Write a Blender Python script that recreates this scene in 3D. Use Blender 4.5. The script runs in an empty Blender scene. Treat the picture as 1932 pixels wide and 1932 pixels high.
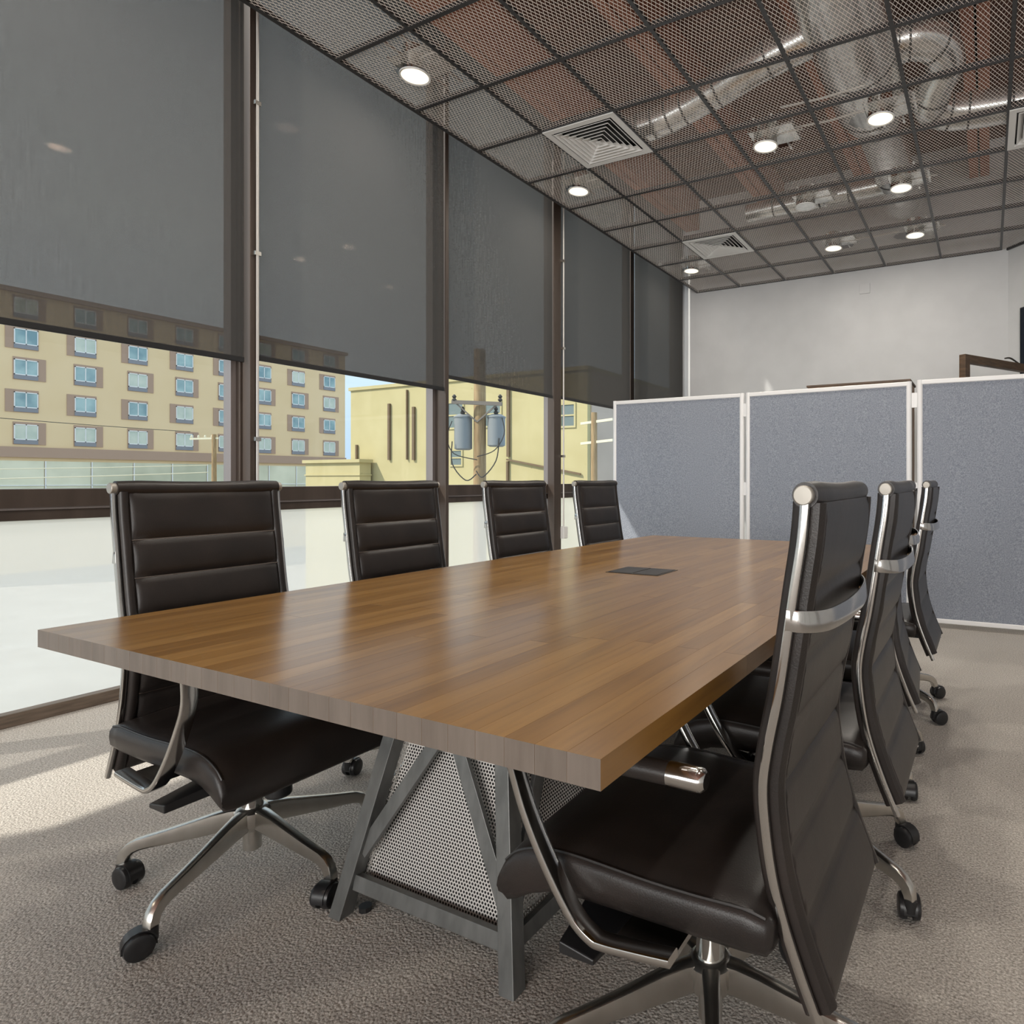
import bpy, bmesh, math, random
from mathutils import Vector, Matrix

# ------------------------------------------------------------------ camera, sky, sun, light, exposure
scene = bpy.context.scene
COL = scene.collection
TH = 0.468
cam_data = bpy.data.cameras.new('camera')
cam_data.sensor_width = 36.0
cam_data.lens = 1222.5 / 1932 * 36.0
cam_data.shift_x = (966 - 1246) / 1932
cam_data.shift_y = (905.5 - 966) / 1932
cam_data.clip_start = 0.05
cam_data.clip_end = 500
cam = bpy.data.objects.new('camera', cam_data)
cam.location = (0, 0, 1.08)
cam.rotation_euler = (math.pi / 2, 0, TH)
COL.objects.link(cam)
scene.camera = cam

scene.view_settings.view_transform = 'Standard'
scene.view_settings.look = 'None'
scene.view_settings.gamma = 1.0
scene.view_settings.use_curve_mapping = False
scene.view_settings.exposure = 0.27

SUN_DIR = Vector((0.62 * 0.72, 0.78 * 0.72, -0.69)).normalized()   # the way the light travels
world = bpy.data.worlds.new('sky')
scene.world = world
world.use_nodes = True
wn = world.node_tree
wn.nodes.clear()
w_out = wn.nodes.new('ShaderNodeOutputWorld')
w_bg = wn.nodes.new('ShaderNodeBackground')
# clear pale blue sky, a little deeper towards the horizon haze
w_tc = wn.nodes.new('ShaderNodeTexCoord')
w_sep = wn.nodes.new('ShaderNodeSeparateXYZ')
w_ramp = wn.nodes.new('ShaderNodeValToRGB')
e_ = w_ramp.color_ramp.elements
e_[0].position = 0.0; e_[0].color = (0.38, 0.52, 0.68, 1)
e_[1].position = 1.0; e_[1].color = (0.58, 0.72, 0.88, 1)
e2_ = e_.new(0.3); e2_.color = (0.62, 0.76, 0.86, 1)
wn.links.new(w_tc.outputs['Generated'], w_sep.inputs[0])
wn.links.new(w_sep.outputs['Z'], w_ramp.inputs['Fac'])
wn.links.new(w_ramp.outputs['Color'], w_bg.inputs['Color'])
w_bg.inputs['Strength'].default_value = 1.3
wn.links.new(w_bg.outputs[0], w_out.inputs['Surface'])

sun_d = bpy.data.lights.new('sun', 'SUN')
sun_d.energy = 3.8
sun_d.angle = math.radians(1.2)
sun_d.color = (1.0, 0.94, 0.84)
sun_o = bpy.data.objects.new('sun', sun_d)
sun_o.rotation_euler = SUN_DIR.to_track_quat('-Z', 'Y').to_euler()
sun_o.location = (-20, -20, 20)
COL.objects.link(sun_o)

def area(name, loc, direction, sx, sy, power, color):
    d = bpy.data.lights.new(name, 'AREA')
    d.shape = 'RECTANGLE'
    d.size = sx
    d.size_y = sy
    d.energy = power
    d.color = color
    o = bpy.data.objects.new(name, d)
    o.location = loc
    o.rotation_euler = Vector(direction).to_track_quat('-Z', 'Y').to_euler()
    COL.objects.link(o)
    return o

# added fill lights, out of view behind and beside the camera, brighten the room
area('daylight_front_windows', (0.3, -7.8, 2.5), (0, 1, 0.35), 8.0, 4.4, 900, (1.0, 0.98, 0.95))
area('daylight_right_windows', (4.4, -1.0, 2.4), (-1, 0, 0), 8.5, 4.4, 20, (1.0, 0.98, 0.95))

# ------------------------------------------------------------------ helpers
def V(*a):
    return Vector(a)

class MB:
    """collects faces, then links them as ONE mesh object"""
    def __init__(self):
        self.v = []
        self.f = []
        self.m = []
    def add(self, vs, fs, mi=0):
        n = len(self.v)
        self.v += [tuple(p) for p in vs]
        self.f += [tuple(n + i for i in f) for f in fs]
        self.m += [mi] * len(fs)
        return self
    def box(self, x0, x1, y0, y1, z0, z1, mi=0):
        vs = [(x0, y0, z0), (x1, y0, z0), (x1, y1, z0), (x0, y1, z0), (x0, y0, z1), (x1, y0, z1), (x1, y1, z1), (x0, y1, z1)]
        return self.add(vs, HEXF, mi)
    def hexa(self, vs, mi=0):
        return self.add(vs, HEXF, mi)
    def bar(self, a, b, w, h, up=(0, 0, 1), mi=0):
        a = Vector(a); b = Vector(b)
        d = (b - a).normalized()
        s = d.cross(Vector(up)).normalized()
        u = s.cross(d).normalized()
        vs = []
        for p in (a, b):
            vs += [p - s * w / 2 - u * h / 2, p + s * w / 2 - u * h / 2, p + s * w / 2 + u * h / 2, p - s * w / 2 + u * h / 2]
        return self.add(vs, [(0, 1, 2, 3), (7, 6, 5, 4), (0, 4, 5, 1), (1, 5, 6, 2), (2, 6, 7, 3), (3, 7, 4, 0)], mi)
    def sweep(self, path, prof, side, cap=True, mi=0):
        """sweep profiles (list of (s,u) points, one list or one per station) along path; side = fixed lateral axis"""
        path = [Vector(p) for p in path]
        n = len(path)
        rings = []
        for i, p in enumerate(path):
            d = (path[min(i + 1, n - 1)] - path[max(i - 1, 0)]).normalized()
            s = Vector(side)
            s = (s - d * s.dot(d)).normalized()
            u = s.cross(d)
            pr = prof[i] if isinstance(prof[0], list) else prof
            rings.append([p + s * a + u * b for a, b in pr])
        return self.loft(rings, cap, mi)
    def loft(self, rings, cap=True, mi=0, closed=False):
        k = len(rings[0])
        vs = [p for r in rings for p in r]
        fs = []
        m = len(rings)
        for i in range(m if closed else m - 1):
            j = (i + 1) % m
            for q in range(k):
                r = (q + 1) % k
                fs.append((i * k + q, i * k + r, j * k + r, j * k + q))
        if cap and not closed:
            fs.append(tuple(range(k - 1, -1, -1)))
            fs.append(tuple((m - 1) * k + q for q in range(k)))
        return self.add(vs, fs, mi)
    def tube(self, path, r, n=10, cap=True, mi=0):
        path = [Vector(p) for p in path]
        m = len(path)
        rs = r if isinstance(r, (list, tuple)) else [r] * m
        d0 = (path[1] - path[0]).normalized()
        ref = V(0, 0, 1) if abs(d0.z) < 0.9 else V(1, 0, 0)
        s = d0.cross(ref).normalized()
        rings = []
        for i, p in enumerate(path):
            d = (path[min(i + 1, m - 1)] - path[max(i - 1, 0)]).normalized()
            s = (s - d * s.dot(d)).normalized()
            u = d.cross(s)
            rings.append([p + (s * math.cos(a) + u * math.sin(a)) * rs[i] for a in [2 * math.pi * q / n for q in range(n)]])
        return self.loft(rings, cap, mi)
    def lathe(self, prof, n=24, origin=(0, 0, 0), axis='z', cap=True, mi=0):
        rings = []
        ox, oy, oz = origin
        for r, z in prof:
            ring = []
            for q in range(n):
                a = 2 * math.pi * q / n
                c, s = r * math.cos(a), r * math.sin(a)
                if axis == 'z': ring.append((ox + c, oy + s, oz + z))
                elif axis == 'y': ring.append((ox + s, oy + z, oz + c))
                else: ring.append((ox + z, oy + c, oz + s))
            rings.append(ring)
        return self.loft(rings, cap, mi)
    def mesh(self, name, mats, smooth=False):
        me = bpy.data.meshes.new(name)
        me.from_pydata(self.v, [], self.f)
        if not isinstance(mats, (list, tuple)):
            mats = [mats]
        for m in mats:
            me.materials.append(m)
        if len(mats) > 1:
            me.polygons.foreach_set('material_index', self.m)
        if smooth:
            me.polygons.foreach_set('use_smooth', [True] * len(me.polygons))
        bm = bmesh.new()
        bm.from_mesh(me)
        bmesh.ops.recalc_face_normals(bm, faces=bm.faces)
        bm.to_mesh(me)
        bm.free()
        if smooth:
            me.set_sharp_from_angle(angle=math.radians(smooth if smooth is not True else 40))
        me.update()
        return me
    def build(self, name, mats, parent=None, smooth=False, bevel=0, seg=2):
        return link(name, self.mesh(name, mats, smooth), parent, bevel, seg)

HEXF = [(0, 3, 2, 1), (4, 5, 6, 7), (0, 1, 5, 4), (1, 2, 6, 5), (2, 3, 7, 6), (3, 0, 4, 7)]

def link(name, me, parent=None, bevel=0, seg=2):
    o = bpy.data.objects.new(name, me)
    COL.objects.link(o)
    if parent is not None:
        o.parent = parent
    if bevel:
        b = o.modifiers.new('bevel', 'BEVEL')
        b.width = bevel
        b.segments = seg
        b.limit_method = 'ANGLE'
        b.angle_limit = math.radians(40)
    return o

def tag(o, label=None, cat=None, group=None, kind=None):
    if label: o['label'] = label
    if cat: o['category'] = cat
    if group: o['group'] = group
    if kind: o['kind'] = kind
    return o

def thing(name, label, cat, loc=(0, 0, 0), rz=0, group=None, kind=None):
    o = bpy.data.objects.new(name, None)
    o.empty_display_size = 0.1
    COL.objects.link(o)
    o.location = loc
    o.rotation_euler = (0, 0, rz)
    return tag(o, label, cat, group, kind)

def copy_tree(o, parent=None):
    c = o.copy()
    COL.objects.link(c)
    if parent is not None:
        c.parent = parent
    for ch in list(o.children):
        copy_tree(ch, c)
    return c

def smooth_path(pts, k=6):
    """Catmull-Rom through the points"""
    pts = [Vector(p) for p in pts]
    out = []
    for i in range(len(pts) - 1):
        p0 = pts[max(i - 1, 0)]; p1 = pts[i]; p2 = pts[i + 1]; p3 = pts[min(i + 2, len(pts) - 1)]
        for j in range(k):
            t = j / k
            out.append(0.5 * ((2 * p1) + (p2 - p0) * t + (2 * p0 - 5 * p1 + 4 * p2 - p3) * t * t + (3 * p1 - p0 - 3 * p2 + p3) * t ** 3))
    out.append(pts[-1])
    return out

def rrect(w, h, r, n=3):
    """rounded rectangle profile"""
    out = []
    for cx, cy, a0 in ((w / 2 - r, h / 2 - r, 0), (-w / 2 + r, h / 2 - r, 90), (-w / 2 + r, -h / 2 + r, 180), (w / 2 - r, -h / 2 + r, 270)):
        for i in range(n + 1):
            a = math.radians(a0 + 90 * i / n)
            out.append((cx + r * math.cos(a), cy + r * math.sin(a)))
    return out

# ------------------------------------------------------------------ materials
def mat(name, color=(0.5, 0.5, 0.5), rough=0.5, metal=0.0, **kw):
    m = bpy.data.materials.new(name)
    m.use_nodes = True
    b = m.node_tree.nodes['Principled BSDF']
    b.inputs['Base Color'].default_value = (*color, 1)
    b.inputs['Roughness'].default_value = rough
    b.inputs['Metallic'].default_value = metal
    for k, v in kw.items():
        b.inputs[k].default_value = v
    return m

def nodes_of(m):
    nt = m.node_tree
    return nt, nt.nodes, nt.links, nt.nodes['Principled BSDF']

def coords(nt, scale=(1, 1, 1), kind='Object'):
    tc = nt.nodes.new('ShaderNodeTexCoord')
    mp = nt.nodes.new('ShaderNodeMapping')
    mp.inputs['Scale'].default_value = scale
    nt.links.new(tc.outputs[kind], mp.inputs['Vector'])
    return mp.outputs['Vector']

def noise(nt, vec, scale, detail=3, rough=0.5):
    n = nt.nodes.new('ShaderNodeTexNoise')
    n.inputs['Scale'].default_value = scale
    n.inputs['Detail'].default_value = detail
    n.inputs['Roughness'].default_value = rough
    nt.links.new(vec, n.inputs['Vector'])
    return n.outputs['Fac']

def ramp(nt, fac, stops):
    r = nt.nodes.new('ShaderNodeValToRGB')
    e = r.color_ramp.elements
    while len(e) < len(stops):
        e.new(0.5)
    for el, (p, c) in zip(e, stops):
        el.position = p
        el.color = (*c, 1)
    nt.links.new(fac, r.inputs['Fac'])
    return r.outputs['Color']

def bump(nt, height, strength, dist, bsdf):
    b = nt.nodes.new('ShaderNodeBump')
    b.inputs['Strength'].default_value = strength
    b.inputs['Distance'].default_value = dist
    nt.links.new(height, b.inputs['Height'])
    nt.links.new(b.outputs['Normal'], bsdf.inputs['Normal'])

def mottled(name, c0, c1, scale, rough=0.6, metal=0.0, stretch=(1, 1, 1), bmp=0.0, dist=0.002, detail=4, lo=0.35, hi=0.65, **kw):
    m = mat(name, c0, rough, metal, **kw)
    nt, nd, lk, b = nodes_of(m)
    f = noise(nt, coords(nt, stretch), scale, detail)
    lk.new(ramp(nt, f, [(lo, c0), (hi, c1)]), b.inputs['Base Color'])
    if bmp:
        bump(nt, f, bmp, dist, b)
    return m

M = {}
M['wall'] = mottled('white_wall_paint', (0.555, 0.562, 0.57), (0.595, 0.602, 0.61), 3, 0.7)
M['white'] = mat('white_enamel', (0.82, 0.82, 0.81), 0.4)
M['white_frame'] = mat('white_painted_aluminium', (0.80, 0.80, 0.80), 0.35)
M['bronze'] = mottled('dark_bronze_aluminium', (0.062, 0.046, 0.037), (0.085, 0.064, 0.052), 12, 0.42, 0.3, (1, 1, 0.1))
M['bronze_light'] = mat('pale_anodised_edge', (0.24, 0.21, 0.20), 0.4, 0.4)
M['base_brown'] = mottled('brown_base_trim', (0.10, 0.075, 0.055), (0.16, 0.12, 0.09), 18, 0.5, 0.0, (4, 0.4, 4))
M['black'] = mat('black_plastic', (0.012, 0.012, 0.013), 0.35)
M['chrome'] = mat('chrome', (0.55, 0.54, 0.52), 0.14, 1.0)
M['satin'] = mat('satin_metal_cap', (0.42, 0.40, 0.36), 0.5, 0.6)
M['alu'] = mottled('polished_aluminium', (0.56, 0.54, 0.50), (0.64, 0.62, 0.58), 25, 0.27, 1.0)
M['galv'] = mottled('galvanised_steel', (0.66, 0.67, 0.66), (0.88, 0.89, 0.88), 14, 0.24, 0.85, detail=5)
M['duct_dark'] = mat('duct_seam', (0.12, 0.12, 0.12), 0.5, 0.6)
M['tee'] = mat('dark_steel_tee', (0.075, 0.075, 0.078), 0.38, 0.5)
M['mesh'] = mat('expanded_steel', (0.86, 0.80, 0.74), 0.5, 0.0)
M['deck'] = mottled('stained_timber_deck', (0.095, 0.047, 0.034), (0.17, 0.08, 0.055), 5, 0.6, 0, (1, 8, 1))
M['joist'] = mottled('red_brown_joist', (0.34, 0.13, 0.08), (0.46, 0.20, 0.125), 7, 0.6, 0, (6, 0.6, 6))
M['steel'] = mottled('grey_mill_steel', (0.125, 0.128, 0.124), (0.18, 0.183, 0.178), 9, 0.45, 0.6, (3, 3, 1))
M['perf'] = mat('pale_perforated_sheet', (0.62, 0.60, 0.57), 0.45, 0.25)
M['grommet'] = mat('bronze_grommet', (0.055, 0.045, 0.036), 0.35, 0.5)
M['screen'] = mat('dark_screen_glass', (0.010, 0.014, 0.022), 0.15)
M['wood_dark'] = mottled('dark_brown_wood', (0.060, 0.036, 0.020), (0.11, 0.065, 0.036), 9, 0.5, 0, (1, 1, 6))
M['cabinet'] = mottled('tan_laminate', (0.28, 0.18, 0.11), (0.33, 0.22, 0.14), 6, 0.5)
M['conduit'] = mat('pale_conduit', (0.62, 0.60, 0.57), 0.4, 0.3)

# leather
m = M['leather'] = mat('black_leather', (0.025, 0.02, 0.018), 0.36, 0.0, **{'Specular IOR Level': 0.4})
nt, nd, lk, b = nodes_of(m)
vv = coords(nt)
big = noise(nt, vv, 9, 3)
fine = noise(nt, vv, 420, 2)
lk.new(ramp(nt, big, [(0.3, (0.015, 0.0125, 0.0115)), (0.7, (0.027, 0.021, 0.0185))]), b.inputs['Base Color'])
mx = nd.new('ShaderNodeMath'); mx.operation = 'MULTIPLY_ADD'
mx.inputs[1].default_value = 0.25
lk.new(fine, mx.inputs[0]); lk.new(big, mx.inputs[2])
bump(nt, mx.outputs[0], 0.25, 0.004, b)
M['seam'] = mat('brown_stitched_seam', (0.085, 0.062, 0.048), 0.5)
M['piping'] = mat('leather_piping', (0.022, 0.020, 0.019), 0.35)

# carpet: loop pile
m = M['carpet'] = mat('loop_pile_carpet', (0.3, 0.27, 0.24), 0.95)
nt, nd, lk, b = nodes_of(m)
vv = coords(nt)
vo = nd.new('ShaderNodeTexVoronoi')
vo.inputs['Scale'].default_value = 150
lk.new(vv, vo.inputs['Vector'])
n1 = noise(nt, vv, 170, 3, 0.7)
n2 = noise(nt, vv, 1.6, 3)
c1 = ramp(nt, n1, [(0.30, (0.205, 0.187, 0.162)), (0.5, (0.485, 0.453, 0.412)), (0.70, (0.77, 0.73, 0.68))])
mxx = nd.new('ShaderNodeMixRGB'); mxx.blend_type = 'MULTIPLY'; mxx.inputs['Fac'].default_value = 0.8
lk.new(c1, mxx.inputs['Color1'])
lk.new(ramp(nt, n2, [(0.3, (0.86, 0.85, 0.84)), (0.7, (1, 1, 1))]), mxx.inputs['Color2'])
lk.new(mxx.outputs[0], b.inputs['Base Color'])
ad = nd.new('ShaderNodeMath'); ad.operation = 'SUBTRACT'
lk.new(n1, ad.inputs[0]); lk.new(vo.outputs['Distance'], ad.inputs[1])
bump(nt, ad.outputs[0], 0.8, 0.003, b)

# table staves: tone changes from stave to stave, grain runs along the stave
def stave_material(name, end=False):
    m = mat(name, (0.2, 0.1, 0.04), 0.30)
    m.node_tree.nodes['Principled BSDF'].inputs['Coat Weight'].default_value = 0.0 if end else 0.45
    m.node_tree.nodes['Principled BSDF'].inputs['Coat Roughness'].default_value = 0.2
    nt, nd, lk, b = nodes_of(m)
    oi = nd.new('ShaderNodeObjectInfo')
    tc = nd.new('ShaderNodeTexCoord')
    off = nd.new('ShaderNodeVectorMath'); off.operation = 'SCALE'
    cmb = nd.new('ShaderNodeCombineXYZ')
    for k in 'XYZ':
        lk.new(oi.outputs['Random'], cmb.inputs[k])
    lk.new(cmb.outputs[0], off.inputs[0]); off.inputs['Scale'].default_value = 37.0
    addv = nd.new('ShaderNodeVectorMath'); addv.operation = 'ADD'
    lk.new(tc.outputs['Object'], addv.inputs[0]); lk.new(off.outputs[0], addv.inputs[1])
    mp = nd.new('ShaderNodeMapping')
    mp.inputs['Scale'].default_value = (7, 7, 0.8) if end else (9, 0.7, 9)
    lk.new(addv.outputs[0], mp.inputs['Vector'])
    g = noise(nt, mp.outputs[0], 5, 6, 0.62)
    if end:
        tone = ramp(nt, oi.outputs['Random'], [(0.0, (0.165, 0.135, 0.112)), (1.0, (0.185, 0.153, 0.127))])
        grain = ramp(nt, g, [(0.3, (0.78, 0.76, 0.74)), (0.7, (1.1, 1.1, 1.1))])
        b.inputs['Roughness'].default_value = 0.45
    else:
        tone = ramp(nt, oi.outputs['Random'], [(0.0, (0.250, 0.124, 0.029)), (0.5, (0.318, 0.166, 0.042)), (1.0, (0.375, 0.204, 0.059))])
        grain = ramp(nt, g, [(0.28, (0.66, 0.62, 0.58)), (0.5, (0.95, 0.95, 0.95)), (0.75, (1.12, 1.12, 1.1))])
    mm = nd.new('ShaderNodeMixRGB'); mm.blend_type = 'MULTIPLY'; mm.inputs['Fac'].default_value = 1.0
    lk.new(tone, mm.inputs['Color1']); lk.new(grain, mm.inputs['Color2'])
    lk.new(mm.outputs[0], b.inputs['Base Color'])
    bump(nt, g, 0.06, 0.002, b)
    return m
M['stave'] = stave_material('walnut_stave')
M['stave_end'] = stave_material('walnut_end_grain', True)

# partition cloth: blue grey flecked
m = M['felt'] = mat('blue_grey_felt', (0.2, 0.23, 0.28), 0.95)
nt, nd, lk, b = nodes_of(m)
vv = coords(nt)
f1 = noise(nt, vv, 130, 4, 0.75)
lk.new(ramp(nt, f1, [(0.3, (0.145, 0.165, 0.205)), (0.5, (0.25, 0.275, 0.325)), (0.72, (0.40, 0.43, 0.48))]), b.inputs['Base Color'])
bump(nt, f1, 0.3, 0.003, b)

# roller blind cloth: an open dark weave, so part of the daylight comes straight through
m = M['blind'] = bpy.data.materials.new('open_weave_blind')
m.use_nodes = True
nt = m.node_tree; nt.nodes.clear(); nd = nt.nodes; lk = nt.links
o_ = nd.new('ShaderNodeOutputMaterial')
tr = nd.new('ShaderNodeBsdfTransparent'); tr.inputs['Color'].default_value = (1.0, 0.93, 0.87, 1)
df = nd.new('ShaderNodeBsdfDiffuse')
mxs = nd.new('ShaderNodeMixShader')
wv = noise(nt, coords(nt, (1, 30, 260)), 1.0, 4, 0.7)
wv2 = noise(nt, coords(nt, (1, 140, 6)), 1.0, 3, 0.6)
mu = nd.new('ShaderNodeMath'); mu.operation = 'ADD'
lk.new(wv, mu.inputs[0]); lk.new(wv2, mu.inputs[1])
mr = nd.new('ShaderNodeMapRange')
mr.inputs['From Min'].default_value = 0.7
mr.inputs['From Max'].default_value = 1.3
mr.inputs['To Min'].default_value = 0.355
mr.inputs['To Max'].default_value = 0.425
lk.new(mu.outputs[0], mr.inputs['Value'])
df.inputs['Color'].default_value = (0.050, 0.049, 0.048, 1)
# the holes of a thick weave close up as it is seen more from the side
ge = nd.new('ShaderNodeNewGeometry')
dt = nd.new('ShaderNodeVectorMath'); dt.operation = 'DOT_PRODUCT'
lk.new(ge.outputs['Normal'], dt.inputs[0]); lk.new(ge.outputs['Incoming'], dt.inputs[1])
ab = nd.new('ShaderNodeMath'); ab.operation = 'ABSOLUTE'
lk.new(dt.outputs['Value'], ab.inputs[0])
mo = nd.new('ShaderNodeMath'); mo.operation = 'MULTIPLY'
lk.new(ab.outputs[0], mo.inputs[0]); lk.new(mr.outputs[0], mo.inputs[1])
lk.new(mo.outputs[0], mxs.inputs['Fac'])
tlc = nd.new('ShaderNodeBsdfTranslucent'); tlc.inputs['Color'].default_value = (0.055, 0.055, 0.055, 1)
adds = nd.new('ShaderNodeAddShader')
lk.new(df.outputs[0], adds.inputs[0]); lk.new(tlc.outputs[0], adds.inputs[1])
lk.new(adds.outputs[0], mxs.inputs[1]); lk.new(tr.outputs[0], mxs.inputs[2])
lk.new(mxs.outputs[0], o_.inputs['Surface'])

# glass
def glass_mat(name, tint=(0.93, 0.95, 0.94), refl=0.025):
    m = bpy.data.materials.new(name)
    m.use_nodes = True
    nt = m.node_tree; nt.nodes.clear(); nd = nt.nodes; lk = nt.links
    o_ = nd.new('ShaderNodeOutputMaterial')
    tr = nd.new('ShaderNodeBsdfTransparent'); tr.inputs['Color'].default_value = (*tint, 1)
    gl = nd.new('ShaderNodeBsdfGlossy'); gl.inputs['Roughness'].default_value = 0.02
    mxs = nd.new('ShaderNodeMixShader')
    mxs.inputs['Fac'].default_value = refl
    lk.new(tr.outputs[0], mxs.inputs[1]); lk.new(gl.outputs[0], mxs.inputs[2])
    lk.new(mxs.outputs[0], o_.inputs['Surface'])
    return m
M['glass'] = glass_mat('window_glass', (0.975, 0.98, 0.975))
m = M['frost'] = bpy.data.materials.new('frosted_glazing')
m.use_nodes = True
nt = m.node_tree; nt.nodes.clear(); nd = nt.nodes; lk = nt.links
o_ = nd.new('ShaderNodeOutputMaterial')
tl = nd.new('ShaderNodeBsdfTranslucent'); tl.inputs['Color'].default_value = (0.86, 0.88, 0.86, 1)
df = nd.new('ShaderNodeBsdfDiffuse'); df.inputs['Color'].default_value = (0.80, 0.81, 0.79, 1)
mxs = nd.new('ShaderNodeMixShader'); mxs.inputs['Fac'].default_value = 0.45
lk.new(tl.outputs[0], mxs.inputs[1]); lk.new(df.outputs[0], mxs.inputs[2])
trp = nd.new('ShaderNodeBsdfTransparent')
mx2 = nd.new('ShaderNodeMixShader'); mx2.inputs['Fac'].default_value = 0.54
lk.new(mxs.outputs[0], mx2.inputs[1]); lk.new(trp.outputs[0], mx2.inputs[2]); lk.new(mx2.outputs[0], o_.inputs['Surface'])

def emit(name, color, strength):
    m = mat(name, color, 0.5)
    b = m.node_tree.nodes['Principled BSDF']
    b.inputs['Emission Color'].default_value = (*color, 1)
    b.inputs['Emission Strength'].default_value = strength
    return m
M['lamp'] = emit('warm_lamp_lens', (1.0, 0.87, 0.64), 1.35)

# outdoors
M['hotel'] = mottled('tan_stucco', (0.80, 0.60, 0.35), (0.84, 0.64, 0.39), 0.25, 0.9)
M['hotel_brown'] = mat('brown_stucco', (0.44, 0.30, 0.22), 0.9)
M['hotel_glass'] = mottled('blue_green_pane', (0.20, 0.33, 0.37), (0.42, 0.58, 0.58), 0.55, 0.25)
M['hotel_glass_pale'] = mottled('pale_curtained_pane', (0.50, 0.58, 0.50), (0.66, 0.70, 0.60), 0.8, 0.3)
M['dull_glass'] = mat('dull_green_pane', (0.17, 0.21, 0.20), 0.3)
M['arm_wood'] = mat('grey_weathered_arm', (0.20, 0.17, 0.14), 0.8)
M['grille'] = mat('grey_grille', (0.24, 0.25, 0.28), 0.6)
M['yellow'] = mottled('yellow_painted_masonry', (0.49, 0.42, 0.215), (0.545, 0.475, 0.255), 0.5, 0.9, detail=6)
nt, nd, lk, b = nodes_of(M['yellow'])      # flaked, stained patches
src = b.inputs['Base Color'].links[0].from_socket
fk = noise(nt, coords(nt), 2.2, 7, 0.75)
mk = nd.new('ShaderNodeMixRGB'); mk.blend_type = 'MULTIPLY'; mk.inputs['Fac'].default_value = 1.0
lk.new(src, mk.inputs['Color1'])
lk.new(ramp(nt, fk, [(0.30, (0.45, 0.36, 0.24)), (0.36, (1, 1, 1))]), mk.inputs['Color2'])
lk.new(mk.outputs[0], b.inputs['Base Color'])
M['taupe'] = mottled('taupe_render', (0.50, 0.40, 0.32), (0.56, 0.45, 0.36), 0.5, 0.9)  # shade on the yellow building's side wall, put into the colour
M['pipe_brown'] = mat('brown_downpipe', (0.17, 0.115, 0.065), 0.7)
M['pole'] = mottled('weathered_pole_wood', (0.27, 0.175, 0.085), (0.42, 0.29, 0.15), 3, 0.85, 0, (6, 6, 0.5))
M['transformer'] = mat('grey_painted_steel', (0.25, 0.265, 0.265), 0.5)
M['cable'] = mat('dark_cable', (0.04, 0.036, 0.03), 0.7)
M['cable_pale'] = mat('pale_cable', (0.75, 0.70, 0.52), 0.7)
M['asphalt'] = mottled('grey_asphalt', (0.28, 0.26, 0.225), (0.36, 0.34, 0.30), 0.8, 0.95)
M['shop'] = mottled('shopfront_glazing', (0.52, 0.52, 0.38), (0.82, 0.80, 0.62), 0.18, 0.75, detail=5)

# ------------------------------------------------------------------ the room shell
GX = -3.87            # glazing plane of the window wall
FX = -3.78            # inner face of the frames
BACK = 8.12
CEIL = 4.88
fl = MB().box(-3.9, 4.6, -8.1, BACK + 0.1, -0.12, 0.0).build('floor', M['carpet'])
tag(fl, 'beige grey loop pile carpet across the meeting room', kind='structure')

ceil = thing('ceiling', 'dark timber roof deck carried on red brown joists', None, kind='structure')
MB().box(-4.0, 4.6, -8.1, BACK + 0.1, CEIL, CEIL + 0.15).build('deck', M['deck'], ceil)
jm = MB()
for s in (-0.055, 0.055):
    jm.box(s - 0.045, s + 0.045, -8.0, BACK - 0.02, 4.48, CEIL)
jme = jm.mesh('joist', M['joist'])
for x in (-3.60, -2.42, -1.24, -0.085, 1.08, 2.25, 3.4):
    link('joist', jme, ceil).location = (x, 0, 0)

wb = MB().box(-3.95, 0.22, BACK, BACK + 0.15, 0, CEIL).build('wall_back', M['wall'])
tag(wb, 'plain white end wall behind the grey partition', kind='structure')
wc = MB()
d45 = 0.7071
wc.hexa([(0.2, BACK, 0), (4.5, BACK - 4.3, 0), (4.6, BACK - 4.2, 0), (0.3, BACK + 0.1, 0), (0.2, BACK, CEIL), (4.5, BACK - 4.3, CEIL), (4.6, BACK - 4.2, CEIL), (0.3, BACK + 0.1, CEIL)])
tag(wc.build('wall_corner', M['wall']), 'white angled wall at the right end of the end wall', kind='structure')
tag(MB().box(4.5, 4.65, -8.1, BACK - 4.2, 0, CEIL).build('wall_right', M['wall']), 'white side wall of the room', kind='structure')
tag(MB().box(-3.95, 4.65, -8.15, -8.0, 0, CEIL).build('wall_front', M['wall']), 'white wall behind the camera', kind='structure')
tag(MB().box(-4.02, -3.83, -8.1, BACK + 0.1, 4.62, CEIL + 0.1).build('wall_left', M['wall']), 'header above the tall windows', kind='structure')
tag(MB().box(-3.835, -3.79, 8.075, 8.118, 0.0, 4.6).build('trim_1', M['white']), 'bright white corner strip where windows meet the end wall', kind='structure')
tag(MB().box(-3.86, -3.805, -8.0, 8.03, 0.0, 0.058).build('baseboard_left', M['base_brown'], bevel=0.004), 'worn brown base rail under the frosted panes', kind='structure')
tag(MB().box(-3.82, 0.2, BACK - 0.015, BACK, 0.0, 0.09).build('baseboard_back', M['white']), 'white baseboard of the end wall', kind='structure')

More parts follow.
